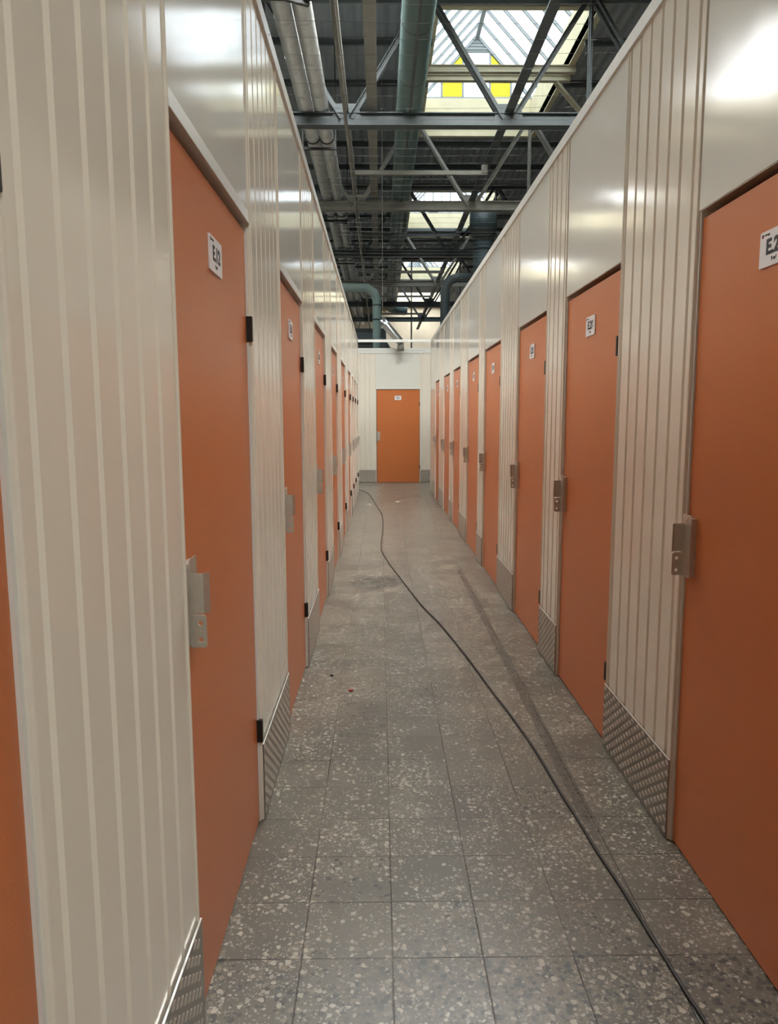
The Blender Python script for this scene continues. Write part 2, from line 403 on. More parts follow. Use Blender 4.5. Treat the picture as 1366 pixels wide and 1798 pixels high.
diamond_cache = {}
def kick_plate(parent_name_label, w, frame, lx0):
    """checker plate in front of one column; raised lozenges"""
    key = round(w, 3)
    if key not in diamond_cache:
        m = MB(); t = 0.0035
        m.box(0, w, -t, 0, 0.004, PLATE_H)
        px, pz = 0.058, 0.041
        i = 0; x = 0.02
        while x < w - 0.012:
            z = 0.028 + (pz/2 if i % 2 else 0)
            while z < PLATE_H - 0.012:
                a, b, hgt = 0.0180, 0.0128, 0.0018
                a = min(a, x - 0.001, w - x - 0.001)
                m.add([(x-a, -t, z), (x, -t, z-b), (x+a, -t, z), (x, -t, z+b), (x-a*0.45, -t-hgt, z-b*0.2), (x, -t-hgt, z-b*0.6), (x+a*0.45, -t-hgt, z+b*0.2), (x, -t-hgt, z+b*0.6)],
                      [(4,5,6,7), (0,1,5,4), (1,2,6,5), (2,3,7,6), (3,0,4,7)])
                z += pz
            x += px/2; i += 1
        me = m.mesh('kick_plate', M['alu'])
        me.materials.append(M['alu_raised'])
        for p in me.polygons:
            if p.center.y < -t - 0.0003: p.material_index = 1
        e = MB(); e.box(0, w, -t-0.0004, 0.0006, PLATE_H - 0.0015, PLATE_H + 0.001)
        diamond_cache[key] = (me, e.mesh('top_edge', M['alu_edge']))
    me, ed = diamond_cache[key]
    loc = frame(lx0, -0.0052, 0)
    o = bpy.data.objects.new('kick_plate', me); C.objects.link(o); o.location = loc; o.rotation_euler = (0, 0, frame(None, None, None))
    tag(o, parent_name_label, 'kick plate', 'checker plates along the foot of the walls')
    link('top_edge', ed, o)
    return o

def build_wall(name, doors, x_w, rz, side, label):
    """doors are (y_near, y_far). side=+1 right wall, -1 left wall"""
    ylo, yhi = Y_BACK, Y_END
    def frame(lx, ly, z):
        if lx is None: return rz
        if side > 0: return (x_w + ly, yhi - lx, z)
        return (x_w - ly, ylo + lx, z)
    root = empty(name, frame(0, 0, 0), rz, label=label, cat='wall', kind='structure')
    W = yhi - ylo
    def to_l(a, b):
        return (yhi - b, yhi - a) if side > 0 else (a - ylo, b - ylo)
    dl = sorted(to_l(a, b) for a, b in doors)
    cols = []; x = 0.0
    for a, b in dl:
        cols.append((x, a)); x = b
    cols.append((x, W))
    for a, b in cols:
        if b - a < 0.02: continue
        m = MB(); m.prism(rib_poly(b - a, seam=0.02 if side < 0 else None, first=0.055, flip=side > 0), 0.0, WALL_H)
        m.v = [(x + a, y, z) for x, y, z in m.v]
        m.build('ribbed_panel', M['white_sheet'], root)
    for a, b in dl:
        m = MB()
        poly = [(a, 0.05), (a, 0.002), (a + 0.004, 0.0), (b - 0.004, 0.0), (b, 0.002), (b, 0.05)]
        m.prism(poly, DOOR_H + 0.002, WALL_H)
        m.build('flat_panel', M['white_flat'], root)
        if side > 0:
            m = MB(); m.box(a + 0.001, b - 0.001, 0.002, 0.05, DOOR_H - 0.001, DOOR_H + 0.004); m.build('soffit', M['steel'], root)
        m = MB()      # folded flashing along the lower edge of the flat panel
        zt = DOOR_H + 0.042
        if side < 0:
            m.prism_x([(0.0, zt), (-0.0015, zt), (-0.005, DOOR_H + 0.001), (-0.004, DOOR_H), (0.03, DOOR_H), (0.03, DOOR_H + 0.002), (-0.003, DOOR_H + 0.0025)], a + 0.001, b - 0.001)
            m.build('lintel_flashing', M['white_trim'], root)
        m = MB(); m.box(a - 0.0, a + 0.010, 0.006, 0.05, 0, DOOR_H); m.box(b - 0.010, b, 0.006, 0.05, 0, DOOR_H)
        m.build('door_jamb', M['white_trim'], root)
        m = MB(); m.box(a, b, 0.056, 0.07, 0, DOOR_H + 0.05); m.build('shade_backing', M['dark_gap'], root)
    m = MB()
    m.prism_x([(-0.010, WALL_H + CAP), (0.06, WALL_H + CAP), (0.06, WALL_H - 0.02), (0.058, WALL_H - 0.02), (0.058, WALL_H + CAP - 0.002), (-0.008, WALL_H + CAP - 0.002), (-0.010, WALL_H)], 0, W)
    m.box(0.0, W, -0.0095, 0.052, WALL_H, WALL_H + CAP - 0.003)
    m.build('cap_trim', M['white_trim'], root)
    if side < 0:      # heads of the rivets holding the cap
        m = MB()
        for k in range(40):
            xx = 3.6 + k * 0.35; m.tube([(xx, -0.0095, WALL_H + 0.03), (xx, -0.012, WALL_H + 0.03)], [0.004, 0.002], n=8)
        m.build('rivets', M['white_trim'], root)
    return root, frame, dl, cols

rw, fr_r, dl_r, cols_r = build_wall('wall_right', right_doors, XR, -math.pi/2, 1, 'white ribbed metal partition wall holding door E.27 and its neighbours')
lw, fr_l, dl_l, cols_l = build_wall('wall_left', left_doors, XL, math.pi/2, -1, 'glossy white ribbed metal partition wall holding door E.12 and its neighbours')

ordinal = ['first', 'second', 'third', 'fourth', 'fifth', 'sixth', 'seventh', 'eighth', 'ninth', 'tenth', 'eleventh']
# kick plates, one per column visible
vis_r = sorted([c for c in cols_r], key=lambda c: -c[0])         # near to far
for i, (a, b) in enumerate(vis_r):
    if i == 0: continue                                          # behind the camera
    lab = {1: 'checker plate with large diamonds between doors E.27 and E.26', 2: 'short checker plate between doors E.26 and E.25'}.get(
        i, 'aluminium checker plate just past the %s door of the E.27 wall' % ordinal[i-1])
    if i == len(vis_r) - 1: lab = 'aluminium checker plate at the far corner end of the E.27 wall'
    kick_plate(lab, b - a, fr_r, a)
vis_l = sorted(cols_l, key=lambda c: c[0])
for i, (a, b) in enumerate(vis_l):
    if i == 0 or b - a < 0.02: continue
    lab = {1: 'checker plate at the foot of the wide ribbed panel in front of door E.12', 2: 'checker plate just beyond door E.12 with a bright top edge'}.get(
        i, 'dull checker plate just past the %s door counting E.12 as the first' % ordinal[i-2])
    if i == len(vis_l) - 1: lab = 'sliver of checker plate at the far corner end of the E.12 wall'
    kick_plate(lab, b - a, fr_l, a)

# ------------------------------------------------------------------ doors
leaf_cache = {}
def leaf_mesh(w):
    key = round(w, 3)
    if key not in leaf_cache:
        m = MB(); m.box(0.011, w - 0.007, 0.012, 0.050, 0.006, 2.078)
        leaf_cache[key] = m.mesh('door_leaf', M['orange'], bevel=0.0015)
    return leaf_cache[key]
# hasp: base strip on the leaf, guard plate with bent lip, lock tab with two holes
base_me = curve_mesh('hasp_base', [rrect(0.014, 0.076, 0.945, 1.150, 0.006), circle(0.030, 1.140, 0.0036, 10), circle(0.060, 1.141, 0.0036, 10), circle(0.046, 1.131, 0.0045, 10), circle(0.030, 0.955, 0.0036, 10), circle(0.060, 0.955, 0.0036, 10)], 0.002, M['steel'])
base_me.transform(Matrix.Translation((0, -0.0060, 0)))
def guard_mesh():
    m = MB()   # plate square to the door, at lx ~ .014, reaching out .034, lip bent sideways
    m.prism([(0.016, -0.006), (0.016, -0.036), (0.030, -0.047), (0.0315, -0.0455), (0.018, -0.035), (0.018, -0.006)], 1.026, 1.118)
    m.box(0.012, 0.078, -0.0051, 0.0122, 0.95, 1.14)
    return m.mesh('guard_plate', M['steel'])
guard_me = guard_mesh()
tab_me = curve_mesh('lock_tab', [rrect(0.004, 0.040, 0.946, 1.022, 0.007), circle(0.026, 1.003, 0.0055), circle(0.026, 0.964, 0.0055)], 0.0025, M['steel'])
tab_me.transform(Matrix.Translation((0.0190, 0, 0)) @ Matrix.Rotation(-math.pi/2, 4, 'Z'))
hinge_me = (lambda m: (m.box(-0.013, 0.006, -0.008, 0.030, 0, 0.082), m.mesh('hinge', M['black'], 0.0012))[1])(MB())
sign_me = curve_mesh('number_sign', [rrect(-0.0735, 0.0735, -0.046, 0.046, 0.004)], 0.0045, M['sign'])
dot_me = curve_mesh('logo_dot', [circle(0, 0, 0.0052)], 0.0006, M['ink_red'])
text_cache = {}
def tmesh(s, size, bold):
    k = (s, size)
    if k not in text_cache: text_cache[k] = text_mesh(s, size, M['ink'], bold)
    return text_cache[k]
n_door = [0]
def make_door(frame, lx0, w, number, label, area='9 m\u00b2', small=True):
    n_door[0] += 1
    d = empty('door_%d' % n_door[0], frame(lx0, 0, 0), frame(None, None, None), label=label, cat='door', group='orange storage unit doors', kind='structure')
    link('door_leaf', leaf_mesh(w), d)
    for z in (0.305, 1.719): link('hinge', hinge_me, d, (w - 0.004, 0, z))
    h = link('hasp', base_me, d); h['label'] = 'bare steel hasp plate'
    link('guard_plate', guard_me, h); link('lock_tab', tab_me, h)
    s = link('number_sign', sign_me, d, (w/2 - 0.005, 0.0095, 1.897)); s['label'] = 'white plate reading ' + number
    t = link('lettering', tmesh(number, 0.053, 0.0018), s, (0.004, -0.0027, 0.002))
    t = link('area_lettering', tmesh(area, 0.014, 0.0001), s, (0.0, -0.0027, -0.029))
    if small: link('logo', dot_me, s, (-0.060, -0.0026, 0.035)); link('logo_lettering', tmesh('storage', 0.0085, 0.0), s, (-0.038, -0.0027, 0.036))
    return d
near_r = sorted(dl_r, key=lambda c: -c[0])
labs_r = ['large orange door signed E.27, cut off by the frame edge', 'orange door signed E.26, second in its wall from E.27', 'orange door signed E.25, the next one past E.26']
for i, (a, b) in enumerate(near_r):
    lab = labs_r[i] if i < 3 else ('orange door %s along the wall counting E.27 as first' % ordinal[i])
    make_door(fr_r, a, b - a, 'E.%d' % (27 - i), lab, '9 m\u00b2' if i < 2 else '6 m\u00b2')
near_l = sorted(dl_l, key=lambda c: c[0])
for i, (a, b) in enumerate(near_l):
    if i == 0: lab = 'orange door sliver at the picture edge, before the wide white ribbed panel'
    elif i == 1: lab = 'orange door signed E.12 with a shiny mottled top'
    elif i == 2: lab = 'orange door signed E.11, the next one beyond E.12'
    else: lab = 'orange door %s along the wall counting E.12 as first' % ordinal[i-1]
    make_door(fr_l, a, b - a, 'E.%d' % (13 - i), lab)

# ------------------------------------------------------------------ far wall across the end
YF = 16.53
def fr_f(lx, ly, z):
    if lx is None: return 0.0
    return (lx, YF + ly, z)
fwall = empty('wall_far', (0, YF, 0), 0, label='white ribbed metal wall closing the corridor end around one orange door', cat='wall', kind='structure')
def fpanel(x0, x1, **k):
    m = MB(); m.prism([(x + x0, y) for x, y in rib_poly(x1 - x0, **k)], 0.0, 2.88); m.build('ribbed_panel', M['white_sheet'], fwall)
fx0, fx1 = -0.085, 0.889
fpanel(-3.2, -0.10, first=0.05)
fpanel(fx1 + 0.0, 1.16, first=0.045, pitch=0.30); fpanel(1.16, 4.2)
m = MB(); m.box(-0.10, fx1, 0.001, 0.05, 2.10, 2.88); m.build('flat_panel', M['white_flat'], fwall)
m = MB(); m.box(-0.10, fx0, -0.004, 0.05, 0, 2.12); m.box(fx1 - 0.001, fx1 + 0.012, -0.006, 0.05, 0, 2.12); m.box(-0.10, fx1 + 0.012, -0.006, 0.05, 2.09, 2.125)
m.build('door_jamb', M['white_trim'], fwall)
m = MB(); m.box(fx0, fx1, 0.056, 0.07, 0, 2.12); m.build('shade_backing', M['dark_gap'], fwall)
m = MB(); m.box(-3.2, 4.2, -0.014, 0.06, 2.935, 2.985); m.box(-3.2, 4.2, -0.008, 0.05, 2.875, 2.935); m.build('cap_trim', M['white_trim'], fwall)
make_door(fr_f, fx0, fx1 - fx0, 'E.3', 'orange door facing down the corridor in the far end wall')
kick_plate('checker plate on the hasp side of the far end door', 0.62, fr_f, -0.10 - 0.62)
kick_plate('checker plate on the hinge side of the far end door', 0.55, fr_f, fx1 + 0.012)
# returns of the corridor walls round the corners of the cross passage
m = MB(); m.box(XL - 3.0, XL - 0.0005, Y_END - 0.06, Y_END, 0, WALL_H + CAP); m.build('wall_left_return', M['white_sheet']).name = 'wall_left_return'
tag(bpy.data.objects['wall_left_return'], 'white end face of the E.12 wall turning into the cross passage', 'wall', kind='structure')
m = MB(); m.box(XR + 0.0005, XR + 3.2, Y_END - 0.06, Y_END, 0, WALL_H + CAP); m.build('wall_right_return', M['white_sheet'])
tag(bpy.data.objects['wall_right_return'], 'white end face of the E.27 wall turning into the cross passage', 'wall', kind='structure')
m = MB(); m.box(XR - 0.004, XR + 0.01, Y_END - 0.012, Y_END + 0.006, 0, WALL_H); m.build('corner_trim', M['grey_steel'], rw)
bpy.data.objects['corner_trim'].matrix_parent_inverse = rw.matrix_world.inverted() if False else Matrix.Rotation(math.pi/2, 4, 'Z') @ Matrix.Translation((-XR, -Y_END, 0))
# bright rail joining the wall tops over the cross passage
m = MB(); m.box(XL - 0.02, XR + 0.03, Y_END - 0.02, Y_END + 0.02, 2.925, 2.975)
tag(m.build('top_rail', M['white_trim']), 'bright white rail joining the two wall tops at the corridor end', 'rail')

# ------------------------------------------------------------------ hall shell
m = MB(); m.box(-14, 16, 47.9, 48.2, 0, CEIL + 0.4)
tag(m.build('wall_end', M['plaster']), 'stained beige plaster end wall of the hall, seen far off over the partitions', 'wall', kind='structure')
m = MB(); m.box(-14.2, -13.9, -12, 48, 0, CEIL + 0.4); tag(m.build('wall_side', M['hall_wall']), 'dark side wall of the hall beyond the E.12 units', 'wall', kind='structure')
m = MB(); m.box(15.9, 16.2, -12, 48, 0, CEIL + 0.4); tag(m.build('wall_side_far', M['hall_wall']), 'dark side wall of the hall beyond the E.27 units', 'wall', kind='structure')
m = MB(); m.box(-14, 16, -12.2, -11.9, 0, CEIL + 0.4); tag(m.build('wall_back', M['hall_wall']), 'dark wall of the hall behind the camera', 'wall', kind='structure')
ceil = MB()
t0, t1 = CEIL, CEIL + 0.2
ceil.box(-14, SKY_B[0], -12, 48, t0, t1); ceil.box(SKY_B[1], LONG[0], -12, 48, t0, t1)
ceil.box(LONG[0], SKY_A[0], -12, LONG[2], t0, t1); ceil.box(LONG[0], SKY_A[0], LONG[3], 48, t0, t1)
y = -12
for k in SKY_Y:
    ceil.box(SKY_B[0], SKY_B[1], y, k, t0, t1); y = k + SKY_L
ceil.box(SKY_B[0], SKY_B[1], y, 48, t0, t1)
ceil.box(SKY_A[0], REAR_X, REAR_Y, REAR_Y + SKY_L, t0, t1)
y = -12
for a, b, xe in [(REAR_Y, REAR_Y + SKY_L, REAR_X1), (LONG[2], LONG[3], LONG[1])] + [(k, k + SKY_L, SKY_A[1]) for k in SKY_Y[1:]] + [(END_Y, END_Y + END_L, SKY_A[1])]:
    ceil.box(SKY_A[0], 16, y, a, t0, t1); ceil.box(xe, 16, a, b, t0, t1); y = b
ceil.box(SKY_A[0], 16, y, 48, t0, t1)
tag(ceil.build('ceiling', M['deck']), 'dark grey roof deck with rectangular roof light openings', 'ceiling', kind='structure')

# roof lanterns
def lantern(idx, x0, x1, y0, label, yellow=False, detail=True, L_=SKY_L):
    W_ = x1 - x0; glass = M['glass_dimmed'] if detail else M['glass_grey'] if (x0 < -4 or y0 > 40) else M['glass']
    zc0, zc1 = CEIL, 9.33
    xm = (x0 + x1) / 2; rise = W_/2 * 1.06; zr = zc1 + rise
    r = empty('window_%d' % idx, (x0, y0, CEIL), 0, label=label, cat='skylight', group='gabled roof lanterns', kind='structure')
    def put(m, name, mat): 
        o = m.build(name, mat, r, loc=(x0, y0, CEIL)); o.location = (0, 0, 0); return o
    m = MB(); t = 0.12
    m.box(x0 - t, x0, y0 - t, y0 + L_ + t, zc0 - 0.02, zc1); m.box(x1, x1 + t, y0 - t, y0 + L_ + t, zc0 - 0.02, zc1)
    m.box(x0, x1, y0 - t, y0, zc0 - 0.02, zc1); m.box(x0, x1, y0 + L_, y0 + L_ + t, zc0 - 0.02, zc1)
    put(m, 'curb', M['cream'])
    m = MB()
    n = 9 if detail else 5
    for i in range(n + 1):
        y = y0 + L_ * i / n
        m.bar((x0, y, zc1), (xm, y, zr), 0.045, 0.06); m.bar((x1, y, zc1), (xm, y, zr), 0.045, 0.06)
    put(m, 'glazing_bars', M['mullion'])
    m = MB(); m.box(xm - 0.05, xm + 0.05, y0, y0 + L_, zr - 0.08, zr + 0.02); put(m, 'ridge', M['mullion'])
    m = MB()
    m.add([(x0, y0, zc1), (xm, y0, zr), (xm, y0 + L_, zr), (x0, y0 + L_, zc1)], [(0, 1, 2, 3)])
    m.add([(x1, y0, zc1), (xm, y0, zr), (xm, y0 + L_, zr), (x1, y0 + L_, zc1)], [(3, 2, 1, 0)])
    put(m, 'roof_pane', glass)
    # gable end away from the camera
    yg = y0 + L_ + 0.04
    def ztop(x): return zc1 + (W_/2 - abs(x - xm)) * 1.06
    xs = [x0, xm - 0.865, xm - 0.335, xm + 0.335, xm + 0.865, x1]
    zcap = ztop(xm - 0.335)
    for i in range(5):
        a, b = xs[i], xs[i+1]
        g = MB()
        if i == 2: pl = [(a, zc1), (b, zc1), (b, zcap), (a, zcap)]
        else: pl = [(a, zc1), (b, zc1), (b, max(zc1 + 0.001, ztop(b))), (a, max(zc1 + 0.001, ztop(a)))]
        g.add([(px_, yg, pz_) for px_, pz_ in pl], [tuple(range(4))])
        put(g, 'gable_pane', M['glass_yellow'] if (yellow and i in (1, 3)) else glass)
    m = MB()
    for x in xs[1:-1]: m.bar((x, yg, zc1), (x, yg, ztop(x)), 0.04, 0.05)
    m.bar((x0, yg, zc1 + 0.02), (x1, yg, zc1 + 0.02), 0.05, 0.045); m.bar((xs[2], yg, zcap), (xs[3], yg, zcap), 0.04, 0.05)
    m.bar((x0, yg, zc1), (xm, yg, zr), 0.05, 0.06); m.bar((x1, yg, zc1), (xm, yg, zr), 0.05, 0.06)
    if detail and not yellow:
        for i in range(1, 8):
            x = x0 + W_ * i / 8; m.bar((x, yg, zc1), (x, yg, ztop(x)), 0.03, 0.03)
    put(m, 'gable_frame', M['mullion'])
    m = MB(); m.prism_y([(xs[2] + 0.0, zcap), (xs[3], zcap), (xm, zr)], yg - 0.03, yg + 0.03)
    for i in range(4): m.box(xm - 0.28 + 0.07*i, xm + 0.28 - 0.07*i, yg - 0.05, yg - 0.03, zcap + 0.03 + 0.075*i, zcap + 0.06 + 0.075*i)
    put(m, 'gable_louvre', M['mullion'])
    # near gable, seen only as the opening's head
    m = MB(); m.add([(x0, y0 - 0.04, zc1), (x1, y0 - 0.04, zc1), (xm, y0 - 0.04, zr)], [(0, 1, 2)]); put(m, 'gable_pane', glass)
    return r
lantern(1, *SKY_A, SKY_Y[1], 'nearest roof lantern with two yellow gable panes and cream curb', yellow=True)
lantern(2, *SKY_A, SKY_Y[2], 'second roof lantern, white glazed strip above a cream curb')
lantern(3, *SKY_A, SKY_Y[3], 'third and most distant roof lantern, small above the corridor end')
lantern(4, LONG[0], LONG[1], LONG[2], 'unseen long roof lantern added to light the corridor, mirrored in the gloss wall', detail=False, L_=LONG[3] - LONG[2])
lantern(10, REAR_X, REAR_X1, REAR_Y, 'unseen roof lantern added behind the camera position for its light', detail=False)
lantern(9, *SKY_A, END_Y, 'last small roof lantern in front of the beige end wall', detail=False, L_=END_L)
for k, y in enumerate(SKY_Y): lantern(5 + k, *SKY_B, y, 'unseen roof lantern added for light beyond the E.12 units, %s from the front' % ordinal[k], detail=False)
# cross bars in the first opening
for k, (y, s) in enumerate(((15.70, 0.12), (16.12, 0.10))):
    m = MB(); m.box(0.9, 3.95, y - 0.06, y + 0.06, CEIL - 0.02 - s, CEIL - 0.02); m.box(0.9, 3.95, y - 0.09, y + 0.09, CEIL - 0.03, CEIL - 0.015)
    tag(m.build('cross_beam', M['cream_steel'], loc=(2.4, y, CEIL - 0.1)), ('upper' if k == 0 else 'lower') + ' of the two cream cross beams in front of the yellow panes', 'beam')
m = MB(); m.bar((3.66, 16.12, 8.36), (4.35, 16.12, 7.62), 0.09, 0.03); m.bar((3.66, 16.19, 8.36), (4.35, 16.19, 7.62), 0.02, 0.09)
m.bar((4.35, 16.12, 7.62), (5.6, 16.12, 6.28), 0.09, 0.03)
tag(m.build('diagonal_brace', M['cream_steel'], loc=(3.66, 16.12, 8.36)), 'pale diagonal brace running down from the cream cross beams to the E.27 wall', 'brace')

# ------------------------------------------------------------------ roof trusses
ZC = 6.365
def angle_pair(m, a, b, leg=0.075, t=0.010, gap=0.05):
    for s in (-1, 1):
        a2 = Vector(a) + Vector((0, s*gap, 0)); b2 = Vector(b) + Vector((0, s*gap, 0))
        m.bar(a2, b2, t, leg)                                        # upright leg
        d = (b2 - a2).normalized(); n = d.cross(Vector((0, 1, 0)))
        m.bar(a2 + Vector((0, s*leg/2, 0)) + n*leg/2, b2 + Vector((0, s*leg/2, 0)) + n*leg/2, leg, t)
def make_truss(mat):
    r = empty('roof_truss')
    m = MB(); m.box(-12.5, 14, -0.10, 0.10, ZC, ZC + 0.02); m.box(-12.5, 14, -0.012, 0.012, ZC + 0.02, ZC + 0.22)
    m.box(-12.5, 14, -0.07, 0.07, ZC + 0.205, ZC + 0.22)
    m.build('bottom_chord', mat, r)
    m = MB(); m.box(-12.5, 14, -0.08, 0.08, CEIL - 0.10, CEIL - 0.002); m.build('top_chord', M['dark_steel'], r)
    for k in range(-2, 3):
        bx = -0.55 + 2.75 * k + 0.0
        for s in (-1, 1):
            m = MB(); angle_pair(m, (bx + 0.08*s, 0, ZC + 0.12), (bx + 1.30*s, 0, CEIL - 0.08)); m.build('web', mat, r)
        m = MB(); m.prism_y([(bx - 0.26, ZC + 0.04), (bx + 0.26, ZC + 0.04), (bx + 0.20, ZC + 0.36), (bx - 0.20, ZC + 0.36)], -0.045, -0.033); m.build('gusset', mat, r)
    for px in (3.575, -1.925):
        m = MB(); angle_pair(m, (px, 0, ZC + 0.1), (px, 0, CEIL - 0.1), leg=0.05, gap=0.03); m.build('post', mat, r)
    return r
TR_Y = [13.2, 18.3, 23.4, 28.5, 33.6, 38.7]
tr_mats = [M['dark_steel'], M['grey_steel']]
protos = {}
for k, y in enumerate(TR_Y):
    key = 0 if k in (0, 2, 4, 5) else 1
    if key not in protos: o = protos[key] = make_truss(tr_mats[key])
    else: o = copy_tree(protos[key])
    o.location = (0, y, 0)
    tag(o, ['nearest dark roof truss, its chord crossing below the yellow paned lantern', 'second roof truss, pale chord and webs just before the second lantern', 'third roof truss, a thin dark chord below the second lantern curb',
            'fourth roof truss, pale chord at the third lantern', 'fifth roof truss, dark chord behind the bent teal pipes', 'furthest roof truss, dark chord in front of the beige end wall'][k], 'roof truss', 'lattice roof trusses')
for k, y in enumerate((15.65, 20.75, 25.85, 30.95, 36.05)):
    m = MB(); m.box(-0.49, 2.2, y - 0.04, y + 0.04, ZC - 0.01, ZC + 0.07); m.box(2.08, 2.2, y - 0.06, y + 0.06, ZC + 0.02, ZC + 0.18)
    tag(m.build('tie_bar', M['grey_steel'] if k != 1 else M['dark_steel'], loc=(0.8, y, ZC)), 'slim horizontal tie bar in the %s bay between roof trusses' % ordinal[k], 'tie bar', 'tie bars between trusses')
m = MB(); m.box(2.13, 2.28, 5, 44, ZC + 0.22, ZC + 0.24); m.box(2.195, 2.215, 5, 44, ZC + 0.24, ZC + 0.36)
tag(m.build('runway_beam', M['dark_steel']), 'long dark beam running down the hall over the truss nodes, E.27 side', 'beam')
m = MB(); m.tube([(-0.55, 5, ZC - 0.03), (-0.55, 44, ZC - 0.03)], 0.03, n=12); m.box(-0.585, -0.515, 5, 44, ZC + 0.225, ZC + 0.29)
tag(m.build('conduit_pipe', M['grey_steel']), 'thin grey conduit running down the hall between the silver and teal ducts', 'conduit')
m = MB(); m.box(-0.205, -0.035, 5, 44, 6.66, 6.68); m.box(-0.205, -0.19, 5, 44, 6.68, 6.78); m.box(-0.05, -0.035, 5, 44, 6.68, 6.78)
tag(m.build('cable_tray', M['grey_steel']), 'flat grey cable tray running beside the large teal duct', 'cable tray')
# purlins under the deck
for k in range(17):
    y = 11.2 + k * 1.72
    segs = [(-5.0 + 0.1, SKY_A[0] - 0.05), (SKY_A[1] + 0.05, 9.0)]
    inside = any(s - 0.1 < y < s + SKY_L + 0.1 for s in SKY_Y)
    m = MB()
    for a, b in (segs if inside else [(-4.9, 9.0)]): m.box(a, b, y - 0.03, y + 0.03, CEIL - 0.12, CEIL - 0.001)
    tag(m.build('purlin', M['dark_steel'], loc=(0, y, CEIL)), 'dark purlin under the roof deck', 'purlin', 'purlins under the roof deck')

# ------------------------------------------------------------------ ducts
def duct_run(name, x, z, r, y0, y1, mat, label, cat, rings, seam=True, ring_r=1.025, group=None):
    root = empty(name, (x, y0, z), 0, label=label, cat=cat, group=group)
    m = MB(); m.tube([(0, 0, 0), (0, y1 - y0, 0)], r, n=40); m.build('duct_shell', mat, root)
    if seam:
        m = MB(); m.box(-0.02, 0.02, 0, y1 - y0, -r - 0.012, -r + 0.01); m.build('seam', M['dark_steel'], root)
    for y in rings:
        m = MB(); m.tube([(0, y - y0 - 0.012, 0), (0, y - y0 + 0.012, 0)], r * ring_r, n=40); m.build('collar', M['dark_steel'] if seam else mat, root)
    return root
big = duct_run('air_duct', 0.525, 6.56 + 0.23, 0.225, 5.0, 36.0, M['teal'], 'large teal round duct with dark seam hanging over the corridor', 'duct', [7.5 + 1.55*k for k in range(19)])
m = MB(); m.tube([(0.525, 36.0, 6.79), (0.56, 36.6, 6.79), (0.75, 37.1, 6.75), (1.3, 37.3, 6.7)], [0.226, 0.24, 0.24, 0.2], n=28)
m.v = [(x - 0.525, y - 5.0, z - 6.79) for x, y, z in m.v]; m.build('end_elbow', M['teal'], big)
for k, (x, lab) in enumerate(((-1.25, 'outer silver duct of the pair, half hidden behind the E.12 wall top'), (-0.985, 'inner silver duct of the pair, with a bright lit edge'))):
    duct_run('spiral_duct', x, 6.72, 0.128, 5.0, 42.0, M['galv'], lab, 'duct', [6 + 1.1*j for j in range(32)], seam=False, ring_r=1.015, group='pair of silver ducts')
for k, y in enumerate((9.6, 14.6, 19.7, 25.0, 30.2)):
    m = MB(); m.bar((-1.47, y, 6.50), (-0.80, y, 6.50), 0.05, 0.04); m.bar((-1.44, y, 6.50), (-1.44, y, CEIL), 0.025, 0.025); m.bar((-0.82, y, 6.50), (-0.82, y, CEIL), 0.02, 0.02)
    for xc in (-1.25, -0.985):
        m.tube([(xc + 0.135*math.cos(a), y, 6.72 + 0.135*math.sin(a)) for a in [math.radians(180 + 180*i/14) for i in range(15)]], 0.014, n=6)
    if k % 2 == 0: m.bar((-1.5, y - 0.3, 6.44), (-0.85, y + 0.05, 6.46), 0.05, 0.05)
    tag(m.build('duct_hanger', M['black'], loc=(-1.12, y, 6.5)), 'black cradle holding the silver duct pair, %s counted from the camera' % ordinal[k], 'duct hanger', 'cradles under the silver ducts')
# upright extractor duct beyond the E.27 wall
root = empty('vertical_duct', (2.68, 19.7, 0), 0, label='thick dark upright duct with a wider head, standing behind the E.27 wall', cat='duct')
m = MB(); m.tube([(0, 0, 0), (0, 0, 6.0)], 0.245, n=32); m.build('lower_pipe', M['teal_dark'], root)
m = MB(); m.tube([(0, 0, 5.98), (0, 0, 6.10), (0, 0, 6.14), (0, 0, 6.75)], [0.25, 0.27, 0.35, 0.35], n=32); m.build('head', M['teal_dark'], root)
m = MB(); m.tube([(0, 0, 5.78), (0, 0, 5.82)], 0.262, n=32); m.build('collar', M['teal_dark'], root)
m = MB(); m.bar((0.33, 0.1, 5.5), (0.33, 0.1, 6.4), 0.05, 0.05); m.bar((0.24, 0.05, 5.6), (0.36, 0.1, 5.6), 0.04, 0.04); m.build('bracket', M['grey_steel'], root)
m = MB()
m.tube([(2.432, 19.75, 5.08), (2.02, 19.75, 5.08), (1.84, 19.75, 5.02), (1.73, 19.75, 4.88), (1.71, 19.75, 4.70), (1.71, 19.75, 0.0)], [0.115, 0.115, 0.118, 0.12, 0.12, 0.12], n=24)
o = m.build('elbow_pipe', M['teal_dark']); tag(o, 'dark bent pipe branching from the upright duct, beside the third lantern', 'pipe')
m = MB()
for xx in (2.1, 2.36): m.tube([(xx - 0.015, 19.75, 5.08), (xx + 0.015, 19.75, 5.08)], 0.126, n=24)
m.build('collar', M['teal_dark'], o)
m = MB()
m.tube([(-1.9, 20, 4.87), (-0.34, 20, 4.87), (-0.16, 20, 4.74), (-0.08, 20, 4.55), (-0.078, 20, 4.3), (-0.078, 20, 0.0)], [0.112, 0.112, 0.115, 0.115, 0.112, 0.112], n=24)
o = m.build('bent_pipe', M['teal_light']); tag(o, 'pale teal pipe bending down behind the far end wall', 'pipe')
m = MB()
for zz in (4.42, 4.05): m.tube([(-0.078, 20, zz - 0.02), (-0.078, 20, zz + 0.02)], 0.121, n=24)
m.build('collar', M['dark_steel'], o)
